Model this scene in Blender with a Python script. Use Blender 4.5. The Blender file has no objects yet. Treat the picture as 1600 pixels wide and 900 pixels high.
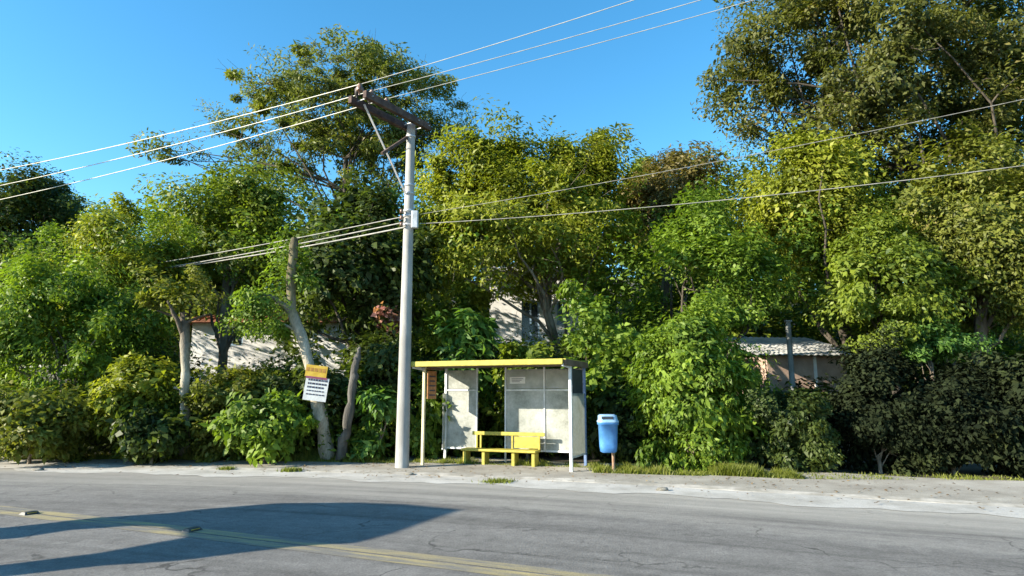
import bpy, math, random
import numpy as np
from mathutils import Vector, Matrix

R = math.radians
sc = bpy.context.scene
col = sc.collection
HORIZON, F = 615.0, 1000.0          # photograph: 1600 px wide, focal length in px
PITCH = math.atan((HORIZON - 450) / F)
CH = 1.65
cp, sp = math.cos(PITCH), math.sin(PITCH)

# ---------------------------------------------------------------- measuring helpers
def ray(px, py):
    a, b = (px - 800) / F, (450 - py) / F
    return np.array([a, cp - b * sp, sp + b * cp])
def at(px, py, Y):                  # point of a sight line at depth Y
    d = ray(px, py); t = Y / d[1]
    return np.array([d[0] * t, Y, CH + d[2] * t])
def atz(px, py, z=0.0):             # point of a sight line at height z
    d = ray(px, py); t = (z - CH) / d[2]
    return np.array([d[0] * t, d[1] * t, z])
def xat(px, Y, z=1.65):             # world x of a pixel column at depth Y
    fwd = Y * cp + (z - CH) * sp
    return (px - 800) / F * fwd

def smooth(t):
    t = np.clip(t, 0, 1); return t * t * (3 - 2 * t)
def hill(x, y):
    x = np.asarray(x, float); y = np.asarray(y, float)
    h = 11.0 * smooth((y - 18) / 40.0) + 0.8 * np.sin(x * .11 + 1) * smooth((y - 22) / 20)
    return h - 0.02

# ---------------------------------------------------------------- objects
def link(o, parent=None):
    col.objects.link(o)
    if parent is not None: o.parent = parent
    return o
def tag(o, label=None, cat=None, group=None, kind=None):
    if label: o['label'] = label
    if cat: o['category'] = cat
    if group: o['group'] = group
    if kind: o['kind'] = kind
    return o
def empty(name, loc, label, cat, group=None, rz=0):
    o = bpy.data.objects.new(name, None); o.empty_display_size = .2
    link(o); o.location = [float(v) for v in loc]; o.rotation_euler = (0, 0, rz)
    return tag(o, label, cat, group)

class MB:
    """collects shapes into ONE mesh"""
    def __init__(s): s.v = []; s.f = []; s.sm = []
    def add(s, vs, fs, smooth=False):
        n = len(s.v); s.v += [tuple(float(c) for c in v) for v in vs]
        s.f += [tuple(i + n for i in f) for f in fs]; s.sm += [smooth] * len(fs)
    def box(s, c, size, M=None, bev=0.0):
        x, y, z = [q / 2 for q in size]
        b = min(bev, x * .9, y * .9, z * .9)
        if b <= 0:
            vs = [(i * x, j * y, k * z) for i in (-1, 1) for j in (-1, 1) for k in (-1, 1)]
            fs = [(0, 1, 3, 2), (4, 6, 7, 5), (0, 4, 5, 1), (2, 3, 7, 6), (0, 2, 6, 4), (1, 5, 7, 3)]
        else:
            import bmesh
            bm = bmesh.new(); bmesh.ops.create_cube(bm, size=1)
            for v in bm.verts: v.co = Vector((v.co.x * 2 * x, v.co.y * 2 * y, v.co.z * 2 * z))
            bmesh.ops.bevel(bm, geom=bm.edges[:], offset=b, segments=2, affect='EDGES', profile=.5)
            bm.verts.index_update()
            vs = [v.co[:] for v in bm.verts]; fs = [tuple(v.index for v in f.verts) for f in bm.faces]; bm.free()
        vs = [Vector(v) for v in vs]
        if M is not None: vs = [M @ v for v in vs]
        s.add([v + Vector(c) for v in vs], fs)
    def bar(s, a, b, w, h, bev=0.0, up=(0, 0, 1)):
        a, b = Vector(a), Vector(b); d = b - a; L = d.length; x = d.normalized()
        u = Vector(up)
        if abs(x.dot(u)) > .98: u = Vector((0, 1, 0))
        y = u.cross(x).normalized(); z = x.cross(y)
        M = Matrix((x, y, z)).transposed()
        s.box((a + b) / 2, (L, w, h), M, bev)
    def tube(s, pts, rad, n=8, caps=True):
        pts = [Vector(p) for p in pts]
        if not hasattr(rad, '__len__'): rad = [rad] * len(pts)
        vs, fs = [], []
        prev = None
        for i, p in enumerate(pts):
            t = (pts[min(i + 1, len(pts) - 1)] - pts[max(i - 1, 0)]).normalized()
            if prev is None:
                u = Vector((1, 0, 0)) if abs(t.x) < .8 else Vector((0, 1, 0))
            else: u = prev
            u = (u - t * u.dot(t)).normalized(); prev = u
            w = t.cross(u)
            for k in range(n):
                a = 2 * math.pi * k / n
                vs.append(p + (u * math.cos(a) + w * math.sin(a)) * rad[i])
        for i in range(len(pts) - 1):
            for k in range(n):
                fs.append((i * n + k, i * n + (k + 1) % n, (i + 1) * n + (k + 1) % n, (i + 1) * n + k))
        s.add(vs, fs, True)
        if caps and n > 3:
            m = len(vs); s.add(vs[:n][::-1], [tuple(range(n))]); s.add(vs[m - n:], [tuple(range(n))])
    def lathe(s, prof, c=(0, 0, 0), n=20, sx=1, sy=1, smooth=True):
        vs, fs = [], []
        for r, z in prof:
            for k in range(n):
                a = 2 * math.pi * k / n
                vs.append((c[0] + r * math.cos(a) * sx, c[1] + r * math.sin(a) * sy, c[2] + z))
        for i in range(len(prof) - 1):
            for k in range(n):
                fs.append((i * n + k, i * n + (k + 1) % n, (i + 1) * n + (k + 1) % n, (i + 1) * n + k))
        s.add(vs, fs, smooth)
        s.add(vs[:n][::-1], [tuple(range(n))]); s.add(vs[-n:], [tuple(range(n))])
    def build(s, name, mat, parent=None):
        me = bpy.data.meshes.new(name); me.from_pydata(s.v, [], s.f)
        me.polygons.foreach_set('use_smooth', s.sm); me.update()
        me.materials.append(mat)
        return link(bpy.data.objects.new(name, me), parent)

# ---------------------------------------------------------------- materials
def mat(name):
    m = bpy.data.materials.new(name); m.use_nodes = True
    nt = m.node_tree; b = nt.nodes['Principled BSDF']
    return m, nt, b
def node(nt, t, **kw):
    n = nt.nodes.new(t)
    for k, v in kw.items():
        if k in n.inputs: n.inputs[k].default_value = v
        else: setattr(n, k, v)
    return n
def rgb(c): return (c[0], c[1], c[2], 1)
def ramp(nt, fac, stops):
    r = nt.nodes.new('ShaderNodeValToRGB'); e = r.color_ramp.elements
    while len(e) < len(stops): e.new(.5)
    for i, (p, c) in enumerate(stops): e[i].position = p; e[i].color = rgb(c) if hasattr(c, '__len__') else (c, c, c, 1)
    nt.links.new(fac, r.inputs['Fac']); return r.outputs['Color']
def coords(nt, kind='Object', scale=(1, 1, 1)):
    tc = nt.nodes.new('ShaderNodeTexCoord'); mp = nt.nodes.new('ShaderNodeMapping')
    mp.inputs['Scale'].default_value = scale
    nt.links.new(tc.outputs[kind], mp.inputs['Vector']); return mp.outputs['Vector']
def noise(nt, vec, scale, detail=4, rough=.55):
    n = node(nt, 'ShaderNodeTexNoise', Scale=scale, Detail=detail, Roughness=rough)
    nt.links.new(vec, n.inputs['Vector']); return n.outputs['Fac']
def mixc(nt, fac, a, b, mode='MIX'):
    m = nt.nodes.new('ShaderNodeMix'); m.data_type = 'RGBA'; m.blend_type = mode
    for k, v in (('Factor', fac), ('A', a), ('B', b)):
        i = {'Factor': 0, 'A': 6, 'B': 7}[k]
        if hasattr(v, 'is_output'): nt.links.new(v, m.inputs[i])
        else: m.inputs[i].default_value = v if i == 0 else rgb(v)
    return m.outputs[2]
def math_(nt, op, a, b=None, clamp=False):
    m = nt.nodes.new('ShaderNodeMath'); m.operation = op; m.use_clamp = clamp
    for i, v in enumerate((a, b)):
        if v is None: continue
        if hasattr(v, 'is_output'): nt.links.new(v, m.inputs[i])
        else: m.inputs[i].default_value = v
    return m.outputs[0]
def bump(nt, b, h, dist=.01, strength=.6):
    n = node(nt, 'ShaderNodeBump', Distance=dist, Strength=strength)
    nt.links.new(h, n.inputs['Height']); nt.links.new(n.outputs['Normal'], b.inputs['Normal'])

def worn(name, c, c2, scale=6, rough=.7, stretch=(1, 1, 1), metal=0, bumpd=.004, lo=.4, hi=.65):
    """a surface of two noisy colours with a bump"""
    m, nt, b = mat(name); v = coords(nt, 'Object', stretch)
    n1 = noise(nt, v, scale, 6); n2 = noise(nt, v, scale * 7, 4)
    cc = ramp(nt, n1, [(lo, c), (hi, c2)])
    cc = mixc(nt, .35, cc, ramp(nt, n2, [(.3, .55), (.7, 1.0)]), 'MULTIPLY')
    nt.links.new(cc, b.inputs['Base Color']); b.inputs['Roughness'].default_value = rough; b.inputs['Metallic'].default_value = metal
    bump(nt, b, n2, bumpd)
    return m

def leaf_mat(name, dark, light, odd=None, trans=.42, rough=.5, spec=.3):
    m, nt, b = mat(name)
    at_ = node(nt, 'ShaderNodeAttribute', attribute_name='tint')
    v = coords(nt, 'Object'); n = noise(nt, v, .9, 3)
    f = math_(nt, 'ADD', math_(nt, 'MULTIPLY', at_.outputs['Fac'], .62), math_(nt, 'MULTIPLY', math_(nt, 'SUBTRACT', n, .3), .95), True)
    stops = [(.08, dark), (.85, light)]
    if odd is not None: stops = [(.08, dark), (.72, light), (.95, odd)]
    c = ramp(nt, f, stops)
    nt.links.new(c, b.inputs['Base Color']); b.inputs['Roughness'].default_value = rough
    b.inputs['Specular IOR Level'].default_value = spec
    t = nt.nodes.new('ShaderNodeBsdfTranslucent')
    tc = mixc(nt, 1.0, c, (1.15, 1.2, .45), 'MULTIPLY')
    nt.links.new(tc, t.inputs['Color'])
    mx = node(nt, 'ShaderNodeMixShader'); mx.inputs[0].default_value = trans
    nt.links.new(b.outputs[0], mx.inputs[1]); nt.links.new(t.outputs[0], mx.inputs[2])
    nt.links.new(mx.outputs[0], nt.nodes['Material Output'].inputs['Surface'])
    return m

G = {
 'yellow': leaf_mat('leaf_yellow_green', (0.078, 0.106, 0.011), (0.302, 0.336, 0.034), (0.410, 0.389, 0.081)),
 'mid':    leaf_mat('leaf_mid_green',    (0.052, 0.092, 0.014), (0.217, 0.277, 0.032)),
 'bright': leaf_mat('leaf_bright_green', (0.066, 0.124, 0.017), (0.234, 0.336, 0.039)),
 'olive':  leaf_mat('leaf_olive',        (0.057, 0.080, 0.014), (0.217, 0.236, 0.039), (0.274, 0.236, 0.081)),
 'shade':  leaf_mat('leaf_deep_olive',   (0.039, 0.052, 0.011), (0.148, 0.159, 0.032), (0.182, 0.142, 0.057)),
 'dark':   leaf_mat('leaf_dark_green',   (0.023, 0.042, 0.014), (0.108, 0.147, 0.032)),
 'deep':   leaf_mat('leaf_shade_black',     (.006, .010, .005), (.024, .033, .013), (.05, .065, .02), trans=.12, rough=.8, spec=.1),  # dark leaves with deep shade put into their colour
 'fresh':  leaf_mat('leaf_fresh_green',  (0.050, 0.124, 0.028), (0.177, 0.307, 0.060)),
 'brown':  leaf_mat('leaf_brownish',     (.07, .060, .018), (.20, .165, .05), (.17, .19, .04)),
 'red':    leaf_mat('petal_red',         (.28, .09, .07), (.52, .30, .25)),
 'airy':   leaf_mat('leaf_airy',         (0.057, 0.083, 0.018), (0.205, 0.236, 0.044), (0.148, 0.106, 0.052)),
 'grass':  leaf_mat('grass_blade',       (.07, .09, .014), (.22, .25, .04), (.30, .26, .10)),
 'litter': leaf_mat('dead_leaf',         (.10, .06, .03), (.26, .17, .08), (.30, .25, .12), trans=.1),
}
BARK = worn('bark_grey_brown', (.10, .075, .05), (.24, .20, .15), 5, .9, (1, 1, .25), bumpd=.03)
BARK_P = worn('bark_pale', (.27, .24, .18), (.50, .46, .37), 4, .85, (1, 1, .3), bumpd=.02)
BARK_M = worn('bark_mossy', (.07, .06, .03), (.20, .17, .09), 5, .9, (1, 1, .3), bumpd=.03)
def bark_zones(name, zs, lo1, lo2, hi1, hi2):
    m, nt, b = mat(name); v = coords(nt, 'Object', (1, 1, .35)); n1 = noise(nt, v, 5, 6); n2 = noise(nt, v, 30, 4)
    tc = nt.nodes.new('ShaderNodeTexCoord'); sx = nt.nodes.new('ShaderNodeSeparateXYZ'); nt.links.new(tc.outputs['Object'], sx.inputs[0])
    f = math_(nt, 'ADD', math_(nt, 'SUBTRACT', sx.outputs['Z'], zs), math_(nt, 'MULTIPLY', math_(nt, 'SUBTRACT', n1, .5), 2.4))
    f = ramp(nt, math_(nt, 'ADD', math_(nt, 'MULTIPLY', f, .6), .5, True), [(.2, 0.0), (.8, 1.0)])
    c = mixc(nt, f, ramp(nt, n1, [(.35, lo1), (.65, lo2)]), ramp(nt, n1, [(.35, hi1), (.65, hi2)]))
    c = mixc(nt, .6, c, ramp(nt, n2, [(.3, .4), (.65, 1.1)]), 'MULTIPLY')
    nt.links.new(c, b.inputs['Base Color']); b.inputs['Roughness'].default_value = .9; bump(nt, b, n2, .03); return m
BARK_D = worn('bark_dark', (.04, .033, .024), (.11, .09, .065), 5, .9, (1, 1, .3), bumpd=.03)

# ---------------------------------------------------------------- foliage
def norm(a): return a / np.maximum(np.linalg.norm(a, axis=1, keepdims=True), 1e-9)

def leaf_quads(P, OUT, L, asp, rng, droop=.3, up=.5, AX=None, SC=None):
    N = len(P)
    if AX is None: AX = np.zeros((N, 3))
    if SC is None: SC = np.ones(N)
    n = norm(OUT * .8 + np.array([0, 0, up]) + rng.normal(size=(N, 3)) * .5)
    d = rng.normal(size=(N, 3)) * .7 + OUT * .5 + AX * 1.0 + np.array([0, 0, -droop])
    d = norm(d - n * np.sum(d * n, 1, keepdims=True))
    w = np.cross(n, d)
    l = (L * LS * SC * (.55 + .8 * rng.random(N)))[:, None]
    q = np.empty((N, 4, 3))
    q[:, 0] = P
    q[:, 1] = P + d * l * .42 + w * l * asp * .5 + n * l * .07
    q[:, 2] = P + d * l - n * l * .16
    q[:, 3] = P + d * l * .42 - w * l * asp * .5 + n * l * .07
    return q

def quads_mesh(name, q, tint, material):
    N = len(q); me = bpy.data.meshes.new(name)
    me.vertices.add(4 * N); me.loops.add(4 * N); me.polygons.add(N)
    me.vertices.foreach_set('co', q.reshape(-1).astype(np.float32))
    me.loops.foreach_set('vertex_index', np.arange(4 * N, dtype=np.int32))
    me.polygons.foreach_set('loop_start', np.arange(N, dtype=np.int32) * 4)
    a = me.attributes.new('tint', 'FLOAT', 'FACE'); a.data.foreach_set('value', tint.astype(np.float32))
    me.update(); me.materials.append(material)
    return me

def clusters(rng, n, r, inner=.35, bottom=-.55, lobes=5, rough=.28):
    """cluster centres in a lumpy ellipsoid about the origin"""
    ld = norm(rng.normal(size=(lobes, 3))); la = rng.uniform(-rough, rough, lobes)
    out = []
    while len(out) < n:
        d = norm(rng.normal(size=(1, 3)))[0]
        if d[2] < bottom: continue
        k = 1 + float(np.sum(la * np.maximum(0, ld @ d) ** 2))
        u = inner + (1 - inner) * rng.random() ** .45
        out.append(d * u * k * np.array(r))
    return np.array(out)

DENS, LS = 1.7, .84
def fill(rng, C, cr, per, center, flat=.75, hang=0.0):
    """leaf points round the cluster centres, and their outward directions"""
    P, O, T, A, S_ = [], [], [], [], []
    for c in C:
        s = cr * (.42 + .95 * rng.random() ** 1.5); m = max(4, int(per * DENS * rng.uniform(.6, 1.4)))
        d = norm(rng.normal(size=(m, 3))); rr = rng.random(m)[:, None] ** .4
        p = d * rr * s * np.array([1, 1, flat])
        ax = norm(rng.normal(size=(1, 3)) + norm((c - center)[None]) * .9 + np.array([[0, 0, .35]]))[0]
        p += ax * (p @ ax)[:, None] * rng.uniform(0, 1.5)
        p[:, 2] -= hang * np.linalg.norm(p[:, :2], axis=1) ** 1.3
        P.append(c + p); O.append(norm(d * .6 + norm((c - center)[None])[0] * .5 + norm(rng.normal(size=(1, 3)))[0] * .45))
        A.append(np.tile(ax, (m, 1))); S_.append(np.full(m, rng.uniform(.7, 1.4)))
        T.append(np.clip(rng.normal(.5, .22, m) + rng.normal(0, .16), 0, 1))
    fill.ax, fill.sc = np.concatenate(A), np.concatenate(S_)
    return np.concatenate(P), np.concatenate(O), np.concatenate(T)

def limb(mb, a, b, r0, r1, rng, bend=.12, n=6, seg=5):
    a, b = np.array(a, float), np.array(b, float); L = np.linalg.norm(b - a)
    k = rng.normal(size=3) * bend * L; k[2] = abs(k[2]) * .6
    pts = []
    for i in range(seg + 1):
        t = i / seg
        pts.append(a + (b - a) * t + k * math.sin(math.pi * t) * (1 - .4 * t) + rng.normal(size=3) * .012 * L * (0 < i < seg))
    mb.tube(pts, [r0 + (r1 - r0) * (i / seg) for i in range(seg + 1)], n, caps=False)
    return pts

def pix(p):
    fwd = p[1] * cp + (p[2] - CH) * sp; up = -p[1] * sp + (p[2] - CH) * cp
    return 800 + F * p[0] / fwd, 450 - F * up / fwd
GAPS = [(298, 488, 350, 514), (312, 514, 430, 550), (482, 526, 528, 554), (780, 462, 868, 520), (1185, 520, 1312, 585)]   # where the houses show between the plants

def prune(C, b, rad, rng, far=17.0):
    keep = []
    LIT = [at(1215, 545, 19.5), at(1260, 545, 19.2), at(1245, 565, 18.8), at(1290, 560, 18.8), at(825, 490, 22.9), at(835, 470, 22.9), at(400, 535, 25.9), at(345, 530, 25.9), at(430, 540, 25.9), at(500, 540, 25.9), at(320, 500, 25.6)]   # wall and roof spots the sun reaches
    LIT += [np.array([*(f0[:2] + ux * a + uy * (D - .05)), z]) for a, z in ((.15, .6), (.3, .9), (.5, .7), (.45, 1.2), (.2, 1.3), (.65, .5))]
    for c in C:
        hit = False
        for q_ in LIT:
            v_ = c + b - q_; SUNV = np.array(sun_dir); t_ = float(v_ @ SUNV)
            if t_ > -.3 and np.linalg.norm(v_ - SUNV * t_) < rad * .8 + .35: hit = True
        if hit and rng.random() < .9: keep.append(False); continue
        x, y = pix(c + b); m = rad * .75 * F / max((c + b)[1], 1)
        keep.append(not any(x0 - m < x < x1 + m and y0 - m < y < y1 + m for x0, y0, x1, y1 in GAPS) or rng.random() < .10)
    return C[np.array(keep)]
def plant(name, label, cat, box, Y, m, n=40, per=260, L=.16, asp=.5, cr=.8, ry=None, seed=1, base=None, bark=BARK,
          tr=.14, inner=.3, bottom=-.95, rough=.48, droop=.3, hang=0.0, flat=.75, limbs=9, group=None, crown='crown', stem='trunk',
          twigs=0, spires=None, zb=None, lean=None, fork=.45, extra=None, gaps=True):
    """a woody plant filling the pixel box at depth Y: > trunk (with limbs), crown"""
    rng = np.random.default_rng(seed)
    x0, y0, x1, y1 = box
    c = at((x0 + x1) / 2, (y0 + y1) / 2, Y)
    rx = abs(at(x1, (y0 + y1) / 2, Y)[0] - at(x0, (y0 + y1) / 2, Y)[0]) / 2
    rz = abs(at(x0, y0, Y)[2] - at(x0, y1, Y)[2]) / 2
    ry = ry if ry else min(rx, 3.2) * .85
    bx = c[0] if base is None else xat(base, Y)
    b = np.array([bx, Y, float(hill(bx, Y)) if zb is None else zb])
    root = empty(name, b, label, cat, group)
    r = np.array([max(rx - cr * .6, rx * .6), max(ry - cr * .4, ry * .6), max(rz - cr * .5, rz * .6)])
    C = clusters(rng, n, r, inner, bottom, rough=rough) + (c - b)
    C[:, 2] = np.maximum(C[:, 2], .12)
    if extra:
        for (ex, ey, eY) in extra: C = np.vstack([C, (at(ex, ey, eY) - b)[None]])
    if spires:
        for (ex, ey, w) in spires:
            e = at(ex, ey, Y) - b
            for k in range(7): C = np.vstack([C, (e + np.array([rng.normal() * w, rng.normal() * w, -k * .28]))[None]])
    if gaps: C = prune(C, b, cr, rng)
    P, O, T = fill(rng, C, cr, per, c - b, flat, hang)
    keep = P[:, 2] > .03
    P, O, T = P[keep], O[keep], T[keep]
    A, S_ = fill.ax[keep], fill.sc[keep]
    me = quads_mesh(crown, leaf_quads(P, O, L, asp, rng, droop, .5, A, S_), T, m)
    link(bpy.data.objects.new(crown, me), root)
    # wood
    mb = MB()
    low = c[2] - b[2] - rz * fork
    top = np.array([(c - b)[0] * .85, (c - b)[1], max(low, .25)])
    pts = limb(mb, (0, 0, -.25), top, tr, tr * .72, rng, .05, 8, 7)
    idx = list(rng.permutation(len(C))[:limbs])
    if extra: idx += list(range(len(C) - len(extra), len(C)))
    for i in idx:
        s = pts[rng.integers(3, len(pts))]
        lp = limb(mb, s, C[i], tr * .36, tr * .08, rng, .12, 6, 6)
        for k in range(2):
            j = int(np.argmin(np.linalg.norm(C - lp[3 + k], axis=1) + rng.random(len(C)) * rz * .5))
            limb(mb, lp[3 + k], C[j], tr * .15, tr * .045, rng, .1, 5, 4)
    for k in range(twigs):
        cc = C[rng.integers(len(C))]
        e = cc + norm(rng.normal(size=(1, 3)) + norm((cc - (c - b))[None]) * 1.2)[0] * cr * rng.uniform(.9, 1.7)
        limb(mb, cc, e, tr * .07, tr * .03, rng, .08, 3, 3)
    mb.build(stem, bark, root)
    return root

def shrub(name, label, box, Y, m, **kw):
    d = dict(rough=.5, n=26, per=170, L=.15, asp=.55, cr=.42, tr=.05, inner=.3, bottom=-.9, limbs=6, crown='foliage', stem='stem', fork=.6, ry=None)
    d.update(kw)
    return plant(name, label, 'shrub', box, Y, m, **d)

# ================================================================= LIGHT, SKY, CAMERA
SUN_AZ = np.array([-.940, -.342])                 # from the scene towards the sun
SUN_EL = R(21)
sun_dir = Vector((SUN_AZ[0] * math.cos(SUN_EL), SUN_AZ[1] * math.cos(SUN_EL), math.sin(SUN_EL))).normalized()
w = bpy.data.worlds.new("World"); sc.world = w; w.use_nodes = True
nt = w.node_tree; bg = nt.nodes['Background']
sky = nt.nodes.new('ShaderNodeTexSky'); sky.sky_type = 'NISHITA'; sky.sun_disc = False
sky.sun_elevation = SUN_EL; sky.sun_rotation = math.atan2(SUN_AZ[0], SUN_AZ[1])
sky.air_density = 1.0; sky.dust_density = .2; sky.ozone_density = 3.0
hs = node(nt, 'ShaderNodeHueSaturation', Hue=.488, Saturation=1.25, Value=1.0)
nt.links.new(sky.outputs[0], hs.inputs['Color']); nt.links.new(hs.outputs[0], bg.inputs['Color']); bg.inputs['Strength'].default_value = .125
sun = bpy.data.lights.new('sun', 'SUN'); sun.energy = 5.0; sun.angle = R(.5); sun.color = (1, .90, .73)
so = link(bpy.data.objects.new('sun', sun)); so.rotation_euler = (-sun_dir).to_track_quat('-Z', 'Y').to_euler()

cam = bpy.data.cameras.new('camera'); cam.sensor_width = 36; cam.lens = 36 * F / 1600; cam.clip_end = 3000; cam.clip_start = .05
co = link(bpy.data.objects.new('camera', cam)); co.location = (0, 0, CH); co.rotation_euler = (math.pi / 2 + PITCH, 0, 0)
sc.camera = co
sc.view_settings.view_transform = 'Standard'; sc.view_settings.look = 'None'
sc.view_settings.exposure = 1.42; sc.view_settings.gamma = 1
sc.view_settings.use_curve_mapping = False
sc.cycles.max_bounces = 6; sc.cycles.diffuse_bounces = 3; sc.cycles.transmission_bounces = 4; sc.cycles.transparent_max_bounces = 8
sc.cycles.use_denoising = True
sc.cycles.sample_clamp_indirect = 4

# ================================================================= GROUND AND ROAD
# ground sheet with the hill behind
xs = np.concatenate([[-900, -400, -200, -120], np.arange(-80, 81, 2.0), [120, 200, 400, 900]])
ys = np.concatenate([[-900, -300, -100, -40], np.arange(-20, 90, 1.5), [120, 200, 400, 900]])
vs = [(x, y, float(hill(x, y))) for y in ys for x in xs]
nx = len(xs)
fs = [(j * nx + i, j * nx + i + 1, (j + 1) * nx + i + 1, (j + 1) * nx + i) for j in range(len(ys) - 1) for i in range(nx - 1)]
mb = MB(); mb.add(vs, fs, True)
m_soil = worn('soil', (.055, .045, .03), (.12, .10, .065), 1.5, .95, bumpd=.03)
tag(mb.build('ground', m_soil), kind='structure')

# the road frame: s along the yellow line (to the right), n across, away from the camera
A0, A1 = atz(34, 801), atz(866, 900)
rs = (A1 - A0)[:2]; rs = rs / np.linalg.norm(rs); rn = np.array([-rs[1], rs[0]])
def rd(s, n, z=0.0):
    p = A0[:2] + rs * s + rn * n; return (float(p[0]), float(p[1]), z)
def sn(p):
    q = np.asarray(p)[:2] - A0[:2]; return float(q @ rs), float(q @ rn)
# kerb-side strip: its centre line, measured
strip = [sn(atz(*p)) for p in [(34, 733), (300, 736), (619, 745), (894, 757), (1050, 766), (1300, 783), (1600, 801)]]
strip = [(strip[0][0] - 30, strip[0][1] + 3.5), (strip[0][0] - 8, strip[0][1] + 1.2)] + strip + [(strip[-1][0] + 40, strip[-1][1])]
SS = np.array([p[0] for p in strip]); NN = np.array([p[1] for p in strip])
def edge(s):
    k = np.linspace(-3, 3, 13); return float(np.mean(np.interp(s + k, SS, NN)))
print('edge offsets', [(round(a, 1), round(b, 1)) for a, b in strip])

def sheet(name, m, n0, n1, z, s0=-60, s1=70, ds=.8, z1=None, cols=1):
    """a strip of the road frame between two offsets (numbers or functions of s); UV = (s, n)"""
    f0 = n0 if callable(n0) else (lambda s: n0); f1 = n1 if callable(n1) else (lambda s: n1)
    S = np.arange(s0, s1, ds); v = []; uv = []
    for s in S:
        for k in range(cols + 1):
            t = k / cols; nn_ = f0(s) + (f1(s) - f0(s)) * t
            v.append(rd(s, nn_, z + ((z1 - z) * t if z1 is not None else 0))); uv.append((s, nn_ - edge(s)))
    c = cols + 1
    f = [(i * c + k, (i + 1) * c + k, (i + 1) * c + k + 1, i * c + k + 1) for i in range(len(S) - 1) for k in range(cols)]
    me = bpy.data.meshes.new(name); me.from_pydata(v, [], f); u = me.uv_layers.new(name='UVMap')
    for l in me.loops: u.data[l.index].uv = uv[l.vertex_index]
    me.materials.append(m); me.update()
    return link(bpy.data.objects.new(name, me))

# asphalt: worn, wheel-polished streaks, dust drifting in from the kerb side
m, nt, b = mat('asphalt')
uvv = coords(nt, 'UV'); sep = nt.nodes.new('ShaderNodeSeparateXYZ'); nt.links.new(uvv, sep.inputs[0])
ob = coords(nt, 'Object')
fine = noise(nt, ob, 90, 3, .7); mid_ = noise(nt, ob, 1.3, 6, .6)
strk = noise(nt, coords(nt, 'UV', (.10, 1.5, 1)), 1.2, 5, .6)
strk2 = noise(nt, coords(nt, 'UV', (.05, 3.2, 1)), 1.0, 3, .5)
c = ramp(nt, mid_, [(.25, (.155, .148, .138)), (.75, (.232, .222, .206))])
c = mixc(nt, 1, c, ramp(nt, strk, [(.28, .70), (.5, 1.0), (.75, 1.14)]), 'MULTIPLY')
c = mixc(nt, .7, c, ramp(nt, strk2, [(.28, .62), (.42, 1.0)]), 'MULTIPLY')
blot = noise(nt, ob, 7, 5, .7)
c = mixc(nt, .55, c, ramp(nt, blot, [(.3, .6), (.65, 1.2)]), 'MULTIPLY')
fine = noise(nt, ob, 38, 4, .8)
c = mixc(nt, .6, c, ramp(nt, fine, [(.3, .35), (.7, 1.5)]), 'MULTIPLY')
wv = node(nt, 'ShaderNodeTexVoronoi', feature='DISTANCE_TO_EDGE', Scale=.55)
wn = node(nt, 'ShaderNodeTexNoise', Scale=1.6, Detail=5.0)
nt.links.new(ob, wn.inputs['Vector'])
wa = nt.nodes.new('ShaderNodeVectorMath'); wa.operation = 'MULTIPLY_ADD'; wa.inputs[1].default_value = (.9, .9, .9)
nt.links.new(wn.outputs['Color'], wa.inputs[0]); nt.links.new(ob, wa.inputs[2]); nt.links.new(wa.outputs[0], wv.inputs['Vector'])
crk = ramp(nt, wv.outputs['Distance'], [(.004, .35), (.014, 1.0)])
c = mixc(nt, math_(nt, 'MULTIPLY', ramp(nt, mid_, [(.45, 0.0), (.6, 1.0)]), .85), c, mixc(nt, 1, c, crk, 'MULTIPLY'))
dn = math_(nt, 'ADD', math_(nt, 'MULTIPLY', sep.outputs['Y'], .30), math_(nt, 'ADD', math_(nt, 'MULTIPLY', strk, 1.3), .35))
dust = ramp(nt, dn, [(.1, .0), (.95, .75)])
c = mixc(nt, dust, c, (.40, .38, .335))
nt.links.new(c, b.inputs['Base Color']); b.inputs['Roughness'].default_value = .88
b.inputs['Specular IOR Level'].default_value = .25
bump(nt, b, fine, .012, .8)
M_ASPH = m
tag(sheet('road', m, -12.5, lambda s: edge(s) + .3, 0.0, cols=8), kind='structure')

# pale concrete gutter along the kerb
m, nt, b = mat('gutter_concrete')
ob = coords(nt, 'Object'); n1 = noise(nt, ob, 1.1, 6, .65); n2 = noise(nt, ob, 45, 3)
c = ramp(nt, n1, [(.3, (.30, .285, .25)), (.55, (.46, .445, .41)), (.75, (.56, .545, .51))])
c = mixc(nt, .5, c, ramp(nt, n2, [(.3, .6), (.65, 1.1)]), 'MULTIPLY')
nt.links.new(c, b.inputs['Base Color']); b.inputs['Roughness'].default_value = .9; bump(nt, b, n2, .01)
M_GUT = m
wob = lambda s: .13 * math.sin(s * 1.7) + .08 * math.sin(s * 4.1 + 1) + .05 * math.sin(s * 9.3)
tag(sheet('gutter', m, lambda s: edge(s) - .6 + wob(s), lambda s: edge(s) + .42, 0.006, cols=2, ds=.3), kind='structure')
M_KERB = worn('kerb_concrete', (.26, .245, .21), (.44, .42, .38), 2.5, .9, bumpd=.01)
KZ = .035
k1 = sheet('kerb', M_KERB, lambda s: edge(s) + .42, lambda s: edge(s) + .46, 0.0, z1=KZ - .01)
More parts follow.
